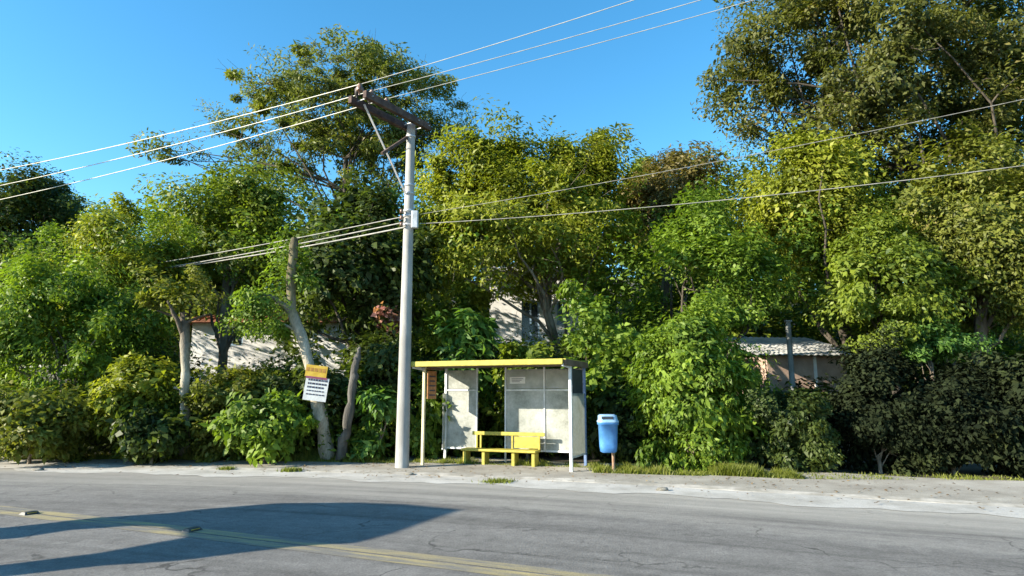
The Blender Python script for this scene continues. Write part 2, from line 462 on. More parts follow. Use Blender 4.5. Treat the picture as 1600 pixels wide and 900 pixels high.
# kerb top joined to the same mesh
me = k1.data
def kerb_mesh():
    mb = MB(); S = np.arange(-60, 70, .5); v = []; f = []
    for s in S:
        e = edge(s)
        for nn_, z in ((.40, -.01), (.41, .008), (.56, KZ), (.60, KZ + .004), (.60, -.02)): v.append(rd(s, e + nn_, z + .006 * math.sin(s * 2.3) * (z > 0)))
    for i in range(len(S) - 1):
        for k in range(4): f.append((i * 5 + k, (i + 1) * 5 + k, (i + 1) * 5 + k + 1, i * 5 + k + 1))
    mb.add(v, f); return mb
bpy.data.objects.remove(k1)
tag(kerb_mesh().build('kerb', M_KERB), kind='structure')
# trodden sandy footpath
m, nt, b = mat('sandy_path')
ob = coords(nt, 'Object'); n1 = noise(nt, ob, .8, 7, .65); n2 = noise(nt, ob, 60, 3)
c = ramp(nt, n1, [(.3, (.22, .20, .165)), (.55, (.36, .335, .285)), (.75, (.48, .455, .40))])
c = mixc(nt, .6, c, ramp(nt, n2, [(.3, .5), (.7, 1.2)]), 'MULTIPLY')
nt.links.new(c, b.inputs['Base Color']); b.inputs['Roughness'].default_value = .95; bump(nt, b, n2, .02)
tag(sheet('footpath', m, lambda s: edge(s) + .58, lambda s: edge(s) + 3.6 + .25 * math.sin(s * .9), KZ - .012, cols=4, z1=KZ + .02), kind='structure')

# worn yellow centre line (one wide band of old layers of paint)
m, nt, b = mat('road_paint_yellow')
ob = coords(nt, 'UV', (1, 1, 1)); n1 = noise(nt, coords(nt, 'UV', (.35, 2.2, 1)), 2.0, 6, .7); n2 = noise(nt, coords(nt, 'Object'), 90, 3)
c = ramp(nt, n1, [(.43, (.18, .17, .15)), (.60, (.36, .295, .14)), (.78, (.56, .46, .23))])
c = mixc(nt, .5, c, ramp(nt, n2, [(.3, .5), (.65, 1.1)]), 'MULTIPLY')
nt.links.new(c, b.inputs['Base Color']); b.inputs['Roughness'].default_value = .8; bump(nt, b, n2, .008)
for a, bb in ((-.20, -.01), (.03, .22)):
    tag(sheet('road_marking', m, a, bb, .004), kind='structure')

# reflective studs on the line
M_STUD = worn('stud_plastic', (.03, .03, .03), (.07, .065, .055), 8, .5)
M_REFL = worn('stud_reflector', (.45, .30, .05), (.6, .45, .1), 8, .25)
for px, py, lab in ((300, 829, 'dark road stud on the yellow line at the edge of the shadow'),
                    (46, 803, 'dark road stud on the yellow line near the left edge')):
    p = atz(px, py, .005)
    r_ = empty('road_stud', p, lab, 'road stud', 'road studs on the centre line', math.atan2(rs[1], rs[0]))
    mb = MB()
    v = [(-.07, -.10, 0), (.07, -.10, 0), (.07, .10, 0), (-.07, .10, 0), (-.035, -.08, .034), (.035, -.08, .034), (.035, .08, .034), (-.035, .08, .034)]
    mb.add(v, [(3, 2, 1, 0), (4, 5, 6, 7), (0, 1, 5, 4), (1, 2, 6, 5), (2, 3, 7, 6), (3, 0, 4, 7)])
    mb.build('housing', M_STUD, r_)
    for sg in (-1, 1):
        q = MB(); Mx = Matrix.Rotation(sg * R(45), 3, 'Y'); q.box((sg * .056, 0, .018), (.005, .12, .022), Mx); q.build('reflector', M_REFL, r_)

# little stones and weed tufts in the gutter
M_STONE = worn('stone', (.16, .15, .12), (.30, .28, .24), 9, .9, bumpd=.02)
random.seed(4)
for k, (px, py, s_, lab) in enumerate(((60, 734, .07, 'small grey stone on the pale gutter at the far left'),
        (640, 741, .06, 'small stone on the gutter in front of the concrete pole'),
        (1035, 765, .07, 'small flat stone on the gutter to the right of the bin'))):
    rng = np.random.default_rng(k); mb = MB()
    prof = [(.02, -.3), (.8, -.2), (1.0, .1), (.75, .45), (.2, .6)]
    mb.lathe([(r * s_, z * s_) for r, z in prof], n=9, sx=1.6)
    mb.v = [(x * (1 + .2 * rng.normal()), y * (1 + .2 * rng.normal()), z) for x, y, z in mb.v]
    o = mb.build('stone', M_STONE); o.location = atz(px, py, .02); tag(o, lab, 'stone', 'loose stones along the kerb')

def blades(P, H, rng, spread=.5):
    N = len(P); a = rng.random(N) * 6.283; l = H * (.5 + .8 * rng.random(N))
    lean = np.stack([np.cos(a), np.sin(a), np.zeros(N)], 1) * (spread * rng.random(N) * l)[:, None]
    wv = np.stack([-np.sin(a + 1), np.cos(a + 1), np.zeros(N)], 1) * (.008 + .006 * rng.random(N))[:, None]
    q = np.empty((N, 4, 3)); up = np.array([0, 0, 1.0])
    q[:, 0] = P - wv; q[:, 1] = P + wv
    q[:, 2] = P + lean + up * l[:, None] * .95 + wv * .15; q[:, 3] = P + lean + up * l[:, None] * .95 - wv * .15
    return q
def tuft(px, py, lab, h, n, rad, m=G['grass'], z=.0, name='weed_tuft'):
    rng = np.random.default_rng(int(px)); p = atz(px, py, z)
    P = np.stack([rng.normal(0, rad, n), rng.normal(0, rad * .7, n), np.zeros(n)], 1)
    o = link(bpy.data.objects.new(name, quads_mesh(name, blades(P, h, rng), rng.random(n), m))); o.location = p
    return tag(o, lab, 'weed', 'weed tufts along the kerb')
tuft(355, 734, 'low weed tuft in the gutter in front of the pale-barked tree', .07, 260, .09)
tuft(455, 737, 'low weed tuft in the gutter in front of the leaning trunk', .09, 320, .11)
tuft(778, 754, 'low weed tuft in the gutter in front of the yellow bench', .07, 320, .14)

# grass verge
rng = np.random.default_rng(77); PP = []; HH = []
def verge(px0, py0, px1, py1, n, h, dep):
    a, b_ = atz(px0, py0, KZ), atz(px1, py1, KZ); t = rng.random(n)[:, None]
    p = a + (b_ - a) * t; p[:, 1] += rng.random(n) ** 1.6 * dep - .1; p[:, 0] += rng.normal(0, .05, n)
    cl = .5 + .5 * np.sin(p[:, 0] * 3.1 + np.sin(p[:, 0] * 7.7) * 1.3)
    PP.append(p); HH.append(h * (.35 + .9 * cl) * (.6 + .5 * rng.random(n)))
verge(20, 717, 290, 717, 5000, .10, 1.2); verge(265, 717, 305, 717, 1200, .28, .5); verge(290, 718, 620, 723, 9000, .16, 1.2)
verge(480, 719, 545, 720, 2500, .42, .6); verge(640, 722, 930, 731, 4000, .08, 1.0); verge(930, 738, 1100, 743, 3500, .14, 1.2)
verge(1095, 741, 1250, 748, 7000, .17, .9); verge(1240, 748, 1620, 752, 1800, .06, .9)
P = np.concatenate(PP); H = np.concatenate(HH)
me = quads_mesh('grass', blades(P, H, rng, .7), np.clip(rng.normal(.55, .25, len(P)), 0, 1), G['grass'])
tag(link(bpy.data.objects.new('grass', me)), 'rough green grass along the foot of the bushes', 'grass', kind='stuff')

rng = np.random.default_rng(8); P = []
for k in range(900):
    s_ = rng.uniform(-9, 16); u_ = rng.random() ** .6
    P.append(rd(s_, edge(s_) - .9 + u_ * 3.6, KZ + .012))
P = np.array(P); N_ = len(P)
q = leaf_quads(P, np.tile([0, 0, 1.0], (N_, 1)), .075, .5, rng, 0, 1.5)
tag(link(bpy.data.objects.new('fallen_leaves', quads_mesh('fallen_leaves', q, rng.random(N_), G['litter']))), 'dry fallen leaves scattered on the footpath and gutter', 'leaves', kind='stuff')

# ================================================================= CONCRETE UTILITY POLE
M_POLE = worn('pole_concrete', (.26, .255, .24), (.42, .41, .39), 1.6, .85, (1, 1, .35), bumpd=.006)
M_WOOD = worn('crossarm_wood', (.055, .032, .026), (.12, .075, .055), 6, .85, (1, 1, 1), bumpd=.01)
M_STEEL = worn('galvanised_steel', (.42, .43, .44), (.60, .61, .62), 10, .5, metal=.5, bumpd=.002)
M_DKSTEEL = worn('dark_steel', (.05, .045, .045), (.10, .09, .09), 10, .6, metal=.4, bumpd=.002)
M_PORC = worn('porcelain_brown', (.16, .09, .06), (.24, .15, .11), 6, .25, bumpd=.001)
M_WIRE = worn('wire_aluminium', (.45, .44, .38), (.60, .58, .50), 3, .45, metal=.2, bumpd=.0005)
M_CABLE = worn('cable_grey', (.22, .22, .20), (.36, .35, .32), 3, .6, bumpd=.0005)
pb = atz(628, 730, KZ); PY = pb[1]
ptop = at(641, 195, PY); PH = ptop[2] - KZ
pole = empty('utility_pole', pb, 'tall round concrete utility pole with dark wooden crossarms beside the bus shelter', 'utility pole')
mb = MB(); N = 14
mb.tube([(0, 0, -.3)] + [(0, 0, PH * k / N) for k in range(N + 1)], [.158] + [.156 - .056 * k / N for k in range(N + 1)], 20)
mb.build('shaft', M_POLE, pole)
def loc(p): return Vector([float(q) for q in (np.asarray(p) - pb)])
za = KZ + PH
# double crossarm
e0, e1 = loc(atz(558, 151, za - .02)), loc(atz(660, 203, za - .02))
ax = (e1 - e0).normalized(); side = Vector((-ax.y, ax.x, 0)).normalized()
for sg in (-1, 1):
    mb = MB(); o_ = side * (.23 * sg)
    mb.bar(e0 + o_, e1 + o_, .11, .17, .012); mb.build('crossarm', M_WOOD, pole)
for t in (.08, .78, .95):
    q = e0 + (e1 - e0) * t; mb = MB(); mb.tube([q - side * .32, q + side * .32], .014, 6); mb.build('through_bolt', M_STEEL, pole)
ins = []
for t in (.03, .20, .42):
    q = e0 + (e1 - e0) * t + Vector((0, 0, .065)); ins.append(q)
    mb = MB(); z = 0
    prof = [(.02, 0), (.02, .08), (.05, .085), (.085, .11), (.05, .125), (.085, .15), (.05, .17), (.06, .21), (.035, .22), (.035, .24), (.045, .26), (.01, .265)]
    mb.lathe(prof, q, 14); mb.build('insulator', M_PORC, pole)
for t in (.06, .24):
    mb = MB(); q = e0 + (e1 - e0) * t + Vector((0, 0, .06)) + side * .15
    mb.lathe([(.02, 0), (.02, .06), (.05, .065), (.055, .22), (.03, .25), (.01, .33)], q, 12)
    mb.build('lightning_arrester', M_DKSTEEL, pole)
# flat steel brace (pale, lower) and dark short brace
mb = MB(); q0 = e0 + (e1 - e0) * .12 - Vector((0, 0, .06)); mb.bar(q0 + side * .05, loc(at(634, 303, PY - .12)), .05, .012, 0)
mb.build('brace', M_STEEL, pole)
mb = MB(); mb.bar(loc(at(597, 240, PY - 1.0)), loc(at(637, 214, PY - .05)), .06, .07, .008); mb.build('brace', M_WOOD, pole)
for py_ in (214, 290, 303, 330, 338, 352):
    q = loc(at(640, py_, PY)); r_ = .156 - .056 * (q.z / PH)
    mb = MB(); mb.lathe([(r_ + .004, -.03), (r_ + .016, -.028), (r_ + .016, .028), (r_ + .004, .03)], (0, 0, q.z), 18)
    mb.build('clamp_band', M_STEEL, pole)
mb = MB(); q = loc(at(648, 345, PY - .1)); mb.box(q + Vector((.02, -.1, 0)), (.16, .13, .42), None, .02); mb.build('junction_box', M_STEEL, pole)
for py_ in (333, 343, 353):
    q = loc(at(633, py_, PY)); mb = MB(); mb.lathe([(.015, -.045), (.045, -.04), (.03, 0), (.045, .04), (.015, .045)], q + Vector((-.06, -.17, 0)), 10)
    mb.build('spool_insulator', M_PORC, pole)

# wires
def wire(name, lab, A, through, Y, k, sag, r, m=M_WIRE, group=None):
    """from a fixing point to beyond the frame, passing the pixel given at depth Y"""
    A = np.array(A, float); Pm = at(through[0], through[1], Y); B = A + (Pm - A) * k
    t0 = 1 / k; B[2] += 4 * sag * t0 * (1 - t0) / t0
    pts = []
    for i in range(41):
        t = i / 40; p = A + (B - A) * t; p[2] -= 4 * sag * t * (1 - t); pts.append(p)
    mb = MB(); mb.tube(pts, r, 6); o = mb.build(name, m)
    return tag(o, lab, 'power line' if 'power' in name else 'cable', group)
Wp = lambda q: np.array(q) + pb
gl, gr = 'high wires left of the pole', 'high wires right of the pole'
YL = 19.8
wire('power_line', 'topmost pale high wire running left from the crossarm', Wp(ins[0]) + [0, 0, .25], (0, 266), YL - 1.2, 2.2, .5, .011, group=gl)
wire('power_line', 'middle pale high wire running left from the crossarm', Wp(ins[1]) + [0, 0, .25], (0, 290), YL - .6, 2.2, .5, .011, group=gl)
wire('power_line', 'lowest pale high wire running left from the crossarm', Wp(ins[2]) + [0, 0, .25], (0, 312), YL, 2.2, .5, .011, group=gl)
wire('power_line', 'topmost pale high wire rising right across the blue sky', Wp(ins[0]) + [0, 0, .25], (990, 0), 11.4, 3, .3, .008, group=gr)
wire('power_line', 'middle pale high wire rising right across the blue sky', Wp(ins[1]) + [0, 0, .25], (1095, 0), 12.0, 3, .3, .008, group=gr)
wire('power_line', 'lowest pale high wire rising right across the blue sky', Wp(ins[2]) + [0, 0, .25], (1178, 0), 12.4, 3, .3, .008, group=gr)
c1 = at(633, 338, PY - .1); c2 = at(633, 347, PY - .1); c3 = at(633, 355, PY - .1)
TY = 16.4
gl, gr = 'low cables left of the pole', 'low cables right of the pole'
wire('low_cable', 'thin upper low cable running left from the pole past the leaning trunk', c1, (300, 402), 19.0, 3, .25, .012, M_CABLE, gl)
wire('low_cable', 'middle low cable running left from the pole past the leaning trunk', c2, (320, 408), 19.0, 3, .25, .015, M_CABLE, gl)
wire('low_cable', 'thick bottom low cable running left from the pole', c3, (360, 405), 18.4, 3, .25, .019, M_CABLE, gl)
wire('low_cable', 'thick pale low cable crossing the trees right of the pole', at(648, 350, PY - .1), (1420, 281), 11.6, 2, .35, .008, M_CABLE, gr)
wire('low_cable', 'thin upper low cable crossing the trees right of the pole', at(648, 336, PY - .1), (1520, 172), 11.2, 2, .30, .006, M_CABLE, gr)

# ================================================================= BUS SHELTER
M_YEL = worn('yellow_paint', (.32, .275, .035), (.46, .40, .055), 9, .6, bumpd=.002)
M_WHT = worn('white_steel', (.55, .57, .58), (.74, .76, .76), 6, .5, bumpd=.001)
M_BLU = worn('blue_grey_steel', (.10, .16, .30), (.18, .26, .42), 6, .5, bumpd=.001)
M_CRM = worn('cream_bounce_tint', (.55, .50, .30), (.70, .64, .42), 6, .5, bumpd=.001)  # yellow bounce from the fascia put into the post colour
M_UND = worn('roof_underside', (.10, .065, .04), (.17, .12, .08), 3, .8, bumpd=.002)
# dirty translucent acrylic
m, nt, b = mat('dirty_acrylic')
v = coords(nt, 'Object'); n1 = noise(nt, v, 2.2, 6, .65); n2 = noise(nt, v, 22, 4, .6)
c = ramp(nt, n1, [(.3, (.32, .34, .30)), (.5, (.50, .52, .48)), (.7, (.62, .63, .60))])
c = mixc(nt, .45, c, ramp(nt, n2, [(.3, .6), (.65, 1.05)]), 'MULTIPLY')
nt.links.new(c, b.inputs['Base Color']); b.inputs['Roughness'].default_value = .35
tr = nt.nodes.new('ShaderNodeBsdfTransparent'); tr.inputs[0].default_value = (.92, .95, .92, 1)
tl = nt.nodes.new('ShaderNodeBsdfTranslucent'); nt.links.new(c, tl.inputs[0])
mx0 = nt.nodes.new('ShaderNodeMixShader'); mx0.inputs[0].default_value = .3
nt.links.new(b.outputs[0], mx0.inputs[1]); nt.links.new(tl.outputs[0], mx0.inputs[2])
mx = nt.nodes.new('ShaderNodeMixShader')
nt.links.new(ramp(nt, n1, [(.3, .30), (.7, .06)]), mx.inputs[0]); nt.links.new(mx0.outputs[0], mx.inputs[1]); nt.links.new(tr.outputs[0], mx.inputs[2])
nt.links.new(mx.outputs[0], nt.nodes['Material Output'].inputs['Surface'])
M_ACR = m
m, nt, b = mat('shaded_panel')  # see-through transom panel, the roof's shade put into its darker colour
v = coords(nt, 'Object'); n1 = noise(nt, v, 3, 5)
nt.links.new(ramp(nt, n1, [(.3, (.26, .28, .26)), (.7, (.50, .52, .50))]), b.inputs['Base Color']); b.inputs['Roughness'].default_value = .2
tr = nt.nodes.new('ShaderNodeBsdfTransparent'); tr.inputs[0].default_value = (.6, .66, .62, 1)
mx = nt.nodes.new('ShaderNodeMixShader'); mx.inputs[0].default_value = .35
nt.links.new(b.outputs[0], mx.inputs[1]); nt.links.new(tr.outputs[0], mx.inputs[2]); nt.links.new(mx.outputs[0], nt.nodes['Material Output'].inputs['Surface'])
M_SHADED = m
M_PAPER = worn('paper_white', (.66, .66, .64), (.78, .78, .76), 5, .8, bumpd=0)
M_INK = worn('ink_dark', (.03, .03, .06), (.06, .06, .10), 20, .7, bumpd=0)
M_ORG = worn('poster_orange', (.34, .14, .04), (.46, .22, .08), 9, .6, bumpd=0)
M_BLK = worn('sign_dark', (.025, .03, .04), (.05, .055, .07), 7, .45, bumpd=0)

f0, f1 = atz(660, 726, KZ), atz(893, 737, KZ)
ux = (f1 - f0)[:2]; W = float(np.linalg.norm(ux)); ux = ux / W
ang = math.atan2(ux[1], ux[0])
SH = empty('bus_shelter', f0, 'bus shelter with yellow flat roof and whitish panels on the kerb', 'bus shelter', None, ang)
uy = np.array([-ux[1], ux[0]])
D = 1.1
def lx(px, y=D, z=1.0):      # local x of a pixel column on the plane y = const of the shelter
    o = f0[:2] + uy * y; lo, hi = -3.0, 8.0
    for _ in range(50):
        mid = (lo + hi) / 2; p = o + ux * mid
        q = 800 + F * p[0] / (p[1] * cp + (z - CH) * sp)
        if q < px: lo = mid
        else: hi = mid
    return (lo + hi) / 2
def lz(py, x, y):            # local z of a pixel row at shelter point (x, y)
    p = f0[:2] + ux * x + uy * y
    d = ray(800, py); return float(CH + d[2] * p[1] / d[1] - KZ)
zf = lz(575, 0, -.55)
print('shelter W', W, 'roof bottom z', zf, 'angle', math.degrees(ang), lx(690), lx(745), lx(790), lx(850), lx(915))
ZT = 2.20
OV = .56
mb = MB(); mb.box((W / 2 - .05, (D + .12 - OV) / 2, ZT + .075), (W + .20, D + .12 + OV - .06, .07), None, .01); mb.build('roof', M_UND, SH)
mb = MB(); mb.box((W / 2 - .08, -OV, ZT + .075), (W + .20, .05, .12), None, .012); mb.build('fascia', M_YEL, SH)
for x_ in (-.155, W + .055):
    mb = MB(); mb.box((x_, (D + .12 - OV) / 2, ZT + .06), (.05, D + .12 + OV - .06, .13), None, .01)
    mb.build('side_trim', M_UND, SH)
mb = MB(); mb.box((W / 2 - .05, (D + .12 - OV) / 2 + .01, ZT + .125), (W + .25, D + .12 + OV - .03, .025), None, .006); mb.build('roof_sheet', M_YEL, SH)
# brackets from the front posts to the fascia
for x_ in (0, W):
    mb = MB(); mb.bar((x_, 0, ZT - .02), (x_, -OV + .03, ZT + .01), .04, .06, .005); mb.build('roof_bracket', M_WHT, SH)
for x_, y_, m_ in ((0, 0, M_CRM), (W, 0, M_WHT), (0, D, M_WHT), (W, D, M_BLU)):
    mb = MB(); mb.box((x_, y_, (ZT + .04) / 2 - .1), (.065, .065, ZT + .04 + .2), None, .008); mb.build('post', m_, SH)
xb = [0.0, lx(745), lx(790), lx(851), W]
zr, z0 = 1.70, .30
for x_ in xb[1:4]:
    mb = MB(); mb.box((x_, D, (ZT + .04) / 2 - (.1 if x_ == xb[2] else -.14)), (.04, .045, ZT + .04 + (.2 if x_ == xb[2] else -.28)), None, .006); mb.build('mullion', M_WHT, SH)
for i in (0, 2, 3):
    a, b_ = xb[i] + (.035 if i == 0 else .023), xb[i + 1] - (.035 if i == 3 else .023)
    mb = MB(); mb.box(((a + b_) / 2, D + .004, (zr + z0) / 2), (b_ - a, .008, zr - z0 - .04)); mb.build('back_panel', M_ACR, SH)
    mb = MB(); mb.box(((a + b_) / 2, D + .004, (zr + ZT) / 2 + .01), (b_ - a, .008, ZT - zr - .04)); mb.build('transom_panel', M_ACR if i == 0 else M_SHADED, SH)
    for z_ in (z0, zr):
        mb = MB(); mb.box(((a + b_) / 2, D, z_), (b_ - a, .035, .04), None, .005); mb.build('rail', M_WHT, SH)
# side panels
for x_, ya, yb, zt_ in ((0, D * .86, D - .035, 1.62), (W, .035, D - .035, 1.62)):
    mb = MB(); mb.box((x_, (ya + yb) / 2, (zt_ + z0) / 2), (.012, yb - ya, zt_ - z0)); mb.build('side_panel', M_ACR, SH)
    mb = MB(); mb.box((x_, (ya + yb) / 2, z0 - .02), (.035, yb - ya, .036), None, .004); mb.build('side_rail', M_WHT, SH)
# notice on the transom
xn = lx(809); mb = MB(); mb.box((xn, D - .012, 1.93), (.40, .006, .16)); nb = mb.build('notice', M_PAPER, SH)
mb = MB()
pass
for k in range(3):
    mb = MB(); mb.box((xn - .02 * k, D - .0165, 1.965 - .035 * k), (.30 - .05 * k, .002, .012)); mb.build('lettering', M_INK, nb)
# orange poster hung at the left side, dark sign at the right side
mb = MB(); mb.box((.02, D * .30, 1.82), (.02, .42, .66), None, .004); ob_ = mb.build('poster', M_ORG, SH); tag(ob_, 'faded orange-brown poster')
mb = MB()
for k in range(5): mb.box((.0325, D * .30, 2.02 - .11 * k), (.003, .30 - .04 * (k % 2), .035))
mb.build('lettering', M_INK, ob_)
mb = MB(); mb.box((W - .01, D * .5, 1.86), (.03, D * .72, .58), None, .006); s_ = mb.build('side_sign', M_BLK, SH); tag(s_, 'dark sign with two pale notices')
for z_ in (1.99, 1.76):
    mb = MB(); mb.box((W - .0275, D * .5, z_), (.004, .34, .13)); mb.build('notice', M_PAPER, s_)

# ---------------------------------------------------------------- yellow bench (stands on its own under the roof)
bx0, bx1 = lx(727, .66, .4), lx(842, .66, .4)
bo = f0[:2] + ux * bx0 + uy * .60
BE = empty('bench', (bo[0], bo[1], KZ), 'yellow painted bench with a low backrest under the shelter roof', 'bench', None, ang)
bw = bx1 - bx0
mb = MB(); mb.box((bw / 2, 0, .33), (bw, .36, .055), None, .012); mb.build('seat', M_YEL, BE)
mb = MB(); mb.box((bw / 2 + .10, .215, .69), (bw - .02, .035, .085), None, .01); mb.build('backrest', M_YEL, BE)
for x_ in (.24, .24 + .10, bw * .62, bw - .04):
    mb = MB(); mb.box((x_, .20, .50), (.045, .04, .30), None, .006); mb.build('upright', M_YEL, BE)
mb = MB(); mb.box((bw * .81, .205, .505), (bw * .33, .012, .26)); mb.build('back_panel', M_YEL, BE)
for x_ in (.07, bw * .30, bw * .70, bw - .07):
    mb = MB(); mb.box((x_, .0, .146), (.08, .26, .30), None, .012); mb.build('leg', M_YEL, BE)

# ================================================================= BLUE BIN
M_BIN = worn('bin_blue', (.05, .19, .48), (.09, .28, .58), 3, .35, bumpd=.001)
M_BINL = worn('bin_lid_blue', (.22, .38, .56), (.34, .50, .64), 4, .4, bumpd=.001)
M_RUST = worn('rusty_post', (.24, .12, .06), (.42, .36, .28), 9, .8, (1, 1, .3))
q = atz(959, 738, KZ)
BI = empty('litter_bin', q, 'blue plastic litter bin on a thin post beside the shelter', 'litter bin')
mb = MB(); mb.tube([(0, 0, -.1), (0, 0, .62)], .032, 12); mb.build('post', M_RUST, BI)
cx = -.13; cy = -.21
def sq(c, w, d, z, n=28, e=3.2):
    out = []
    for k in range(n):
        a = 2 * math.pi * k / n; ca, sa = math.cos(a), math.sin(a)
        out.append((c[0] + w * math.copysign(abs(ca) ** (2 / e), ca), c[1] + d * math.copysign(abs(sa) ** (2 / e), sa), z))
    return out
def loft(rings):
    n = len(rings[0]); vs = [p for r_ in rings for p in r_]
    fs = [(i * n + k, i * n + (k + 1) % n, (i + 1) * n + (k + 1) % n, (i + 1) * n + k) for i in range(len(rings) - 1) for k in range(n)]
    mb = MB(); mb.add(vs, fs, True); mb.add(rings[0][::-1], [tuple(range(n))]); mb.add(rings[-1], [tuple(range(n))]); return mb
loft([sq((cx, cy), .13, .11, .42), sq((cx, cy), .165, .135, .44), sq((cx, cy), .18, .145, .55), sq((cx, cy), .195, .17, .98), sq((cx, cy), .215, .19, .985),
      sq((cx, cy), .215, .19, 1.03)]).build('body', M_BIN, BI)
ld = loft([sq((cx, cy), .22, .195, 1.032), sq((cx, cy), .22, .195, 1.06), sq((cx, cy), .20, .175, 1.08), sq((cx - .01, cy), .19, .155, 1.17), sq((cx - .01, cy), .15, .12, 1.19)]).build('lid', M_BINL, BI)
mb = MB(); mb.box((cx - .03, cy - .168, 1.125), (.24, .02, .055), Matrix.Rotation(R(-12), 3, 'X'), .006); mb.build('slot', M_BLK, ld)
for z_ in (.52, .80):
    mb = MB(); mb.box((-.03, -.04, z_), (.10, .03, .06)); mb.build('bracket', M_DKSTEEL, BI)

# ================================================================= TRUNKS WITH LIT BARK
def trunk_tree(name, label, pts, rad, seed, bark=BARK_P, cat='tree', stubs=()):
    b0 = np.array(pts[0]); rng = np.random.default_rng(seed)
    root = empty(name, b0, label, cat)
    # smooth the centre line
    P_ = np.array(pts) - b0; T = np.linspace(0, len(P_) - 1, 22)
    C = np.stack([np.interp(T, range(len(P_)), P_[:, k]) for k in range(3)], 1)
    C[1:-1] = (C[:-2] + 2 * C[1:-1] + C[2:]) / 4 + rng.normal(0, .012, (20, 3))
    rr = np.interp(T, range(len(P_)), rad) * (1 + rng.normal(0, .10, 22))
    mb = MB(); mb.tube(C, list(rr), 12)
    for (a, b2, r0, r1) in stubs: limb(mb, np.array(a) - b0, np.array(b2) - b0, r0, r1, rng, .1, 7, 5)
    mb.build('trunk', bark, root)
    return root, b0
def crown_on(root, b0, C, cr, per, m, L, asp, seed, droop=.3):
    rng = np.random.default_rng(seed); C = np.array(C) - b0
    P, O, T = fill(rng, C, cr, per, C.mean(0) - [0, 0, .3])
    link(bpy.data.objects.new('crown', quads_mesh('crown', leaf_quads(P, O, L, asp, rng, droop, .5, fill.ax, fill.sc), T, m)), root)

# pollarded pale tree left
Y1 = 15.6
rt, b0 = trunk_tree('pollarded_tree', 'pale-barked slim tree with a dark pruned head left of the leaning trunk',
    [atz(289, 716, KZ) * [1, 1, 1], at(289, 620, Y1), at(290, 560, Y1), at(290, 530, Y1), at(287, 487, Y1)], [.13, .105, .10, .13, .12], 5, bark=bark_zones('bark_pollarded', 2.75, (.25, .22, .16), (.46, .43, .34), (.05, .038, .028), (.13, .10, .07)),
    stubs=[(at(287, 525, Y1), at(262, 470, Y1 - .3), .07, .03), (at(287, 520, Y1), at(312, 455, Y1 + .3), .07, .03), (at(286, 510, Y1), at(330, 490, Y1), .05, .02),
           (at(286, 500, Y1), at(245, 485, Y1), .05, .02), (at(288, 610, Y1), at(272, 606, Y1), .04, .03)])
crown_on(rt, b0, [at(270, 460, Y1), at(300, 450, Y1 + .3), at(290, 480, Y1), at(240, 470, Y1), at(320, 465, Y1), at(250, 440, Y1 - .2), at(310, 430, Y1)], .5, 170, G['olive'], .14, .5, 6)
# leaning trunk
Y2 = 15.7
rt, b0 = trunk_tree('leaning_tree', 'leaning pale trunk with a lopped upright top and a signboard nailed to it',
    [atz(514, 719, KZ), at(500, 650, Y2), at(486, 580, Y2), at(470, 520, Y2), at(455, 485, Y2), at(455, 440, Y2), at(458, 400, Y2), at(461, 372, Y2)],
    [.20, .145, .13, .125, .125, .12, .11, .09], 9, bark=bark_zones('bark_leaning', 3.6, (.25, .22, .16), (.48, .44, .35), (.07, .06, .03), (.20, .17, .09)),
    stubs=[(at(456, 490, Y2), at(420, 462, Y2 - .2), .09, .05), (at(420, 462, Y2 - .2), at(395, 470, Y2 - .3), .05, .02), (at(470, 520, Y2), at(430, 500, Y2 - .2), .05, .02)])
crown_on(rt, b0, [at(400, 470, Y2 - .3), at(385, 480, Y2 - .2), at(420, 480, Y2 - .3), at(395, 500, Y2 - .3), at(430, 505, Y2 - .2), at(375, 505, Y2), at(410, 515, Y2 - .3), at(440, 520, Y2), at(462, 420, Y2 + .3), at(440, 430, Y2 + .2), at(478, 440, Y2 + .3), at(450, 395, Y2 + .3)],
         .42, 190, G['bright'], .12, .5, 7)
# grey leaning stump post
trunk_tree('dead_stump', 'grey dead leaning stump between the leaning trunk and the concrete pole',
    [atz(531, 721, KZ), at(543, 660, Y2 - .2), at(552, 600, Y2 - .1), at(558, 560, Y2), at(563, 543, Y2)], [.14, .115, .10, .085, .03], 3, worn('bark_grey_dead', (.05, .046, .04), (.14, .13, .115), 6, .9, (1, 1, .2), bumpd=.03), 'tree stump')
# signboard on the trunk
yt = Y2 - .24
pa, pc = at(475, 573, yt), at(505, 570, yt)
cc_ = at(493, 600, yt)
SB = empty('signboard', cc_, 'yellow and white advertising board nailed to the leaning trunk', 'signboard')
M_SBY = worn('board_yellow', (.62, .38, .03), (.74, .50, .07), 6, .6, bumpd=0)
tilt = Matrix.Rotation(R(7), 3, 'Y') @ Matrix.Rotation(R(8), 3, 'Z')
px_m = yt / F
def sb(name, cx_, cz_, w_, h_, d_, m_, y_=0.0, parent=SB):
    mb = MB(); c_ = tilt @ Vector((cx_, y_, cz_)); mb.box(c_, (w_, d_, h_), tilt); return mb.build(name, m_, parent)
up_ = sb('upper_panel', -.03, .30, .50, .28, .012, M_SBY, -.002)
lo_ = sb('lower_panel', .03, -.12, .54, .55, .012, M_PAPER)
sb('red_band', .0, .145, .50, .05, .004, worn('band_red', (.22, .05, .10), (.32, .08, .14), 8, .6, bumpd=0), -.011, up_)
mb = MB(); rr = random.Random(3)
for row in range(5):
    x_ = -.21
    while x_ < .19:
        w_ = rr.uniform(.025, .07)
        mb.box(tilt @ Vector((.03 + x_ + w_ / 2, -.008, .09 - row * .085)), (w_, .003, .042 if row < 3 else .028), tilt); x_ += w_ + .015
mb.build('lettering', M_INK, lo_)
mb = MB(); x_ = -.2
for k in range(5): mb.box(tilt @ Vector((-.03 + x_ + k * .095, -.0095, .33)), (.07, .003, .09), tilt)
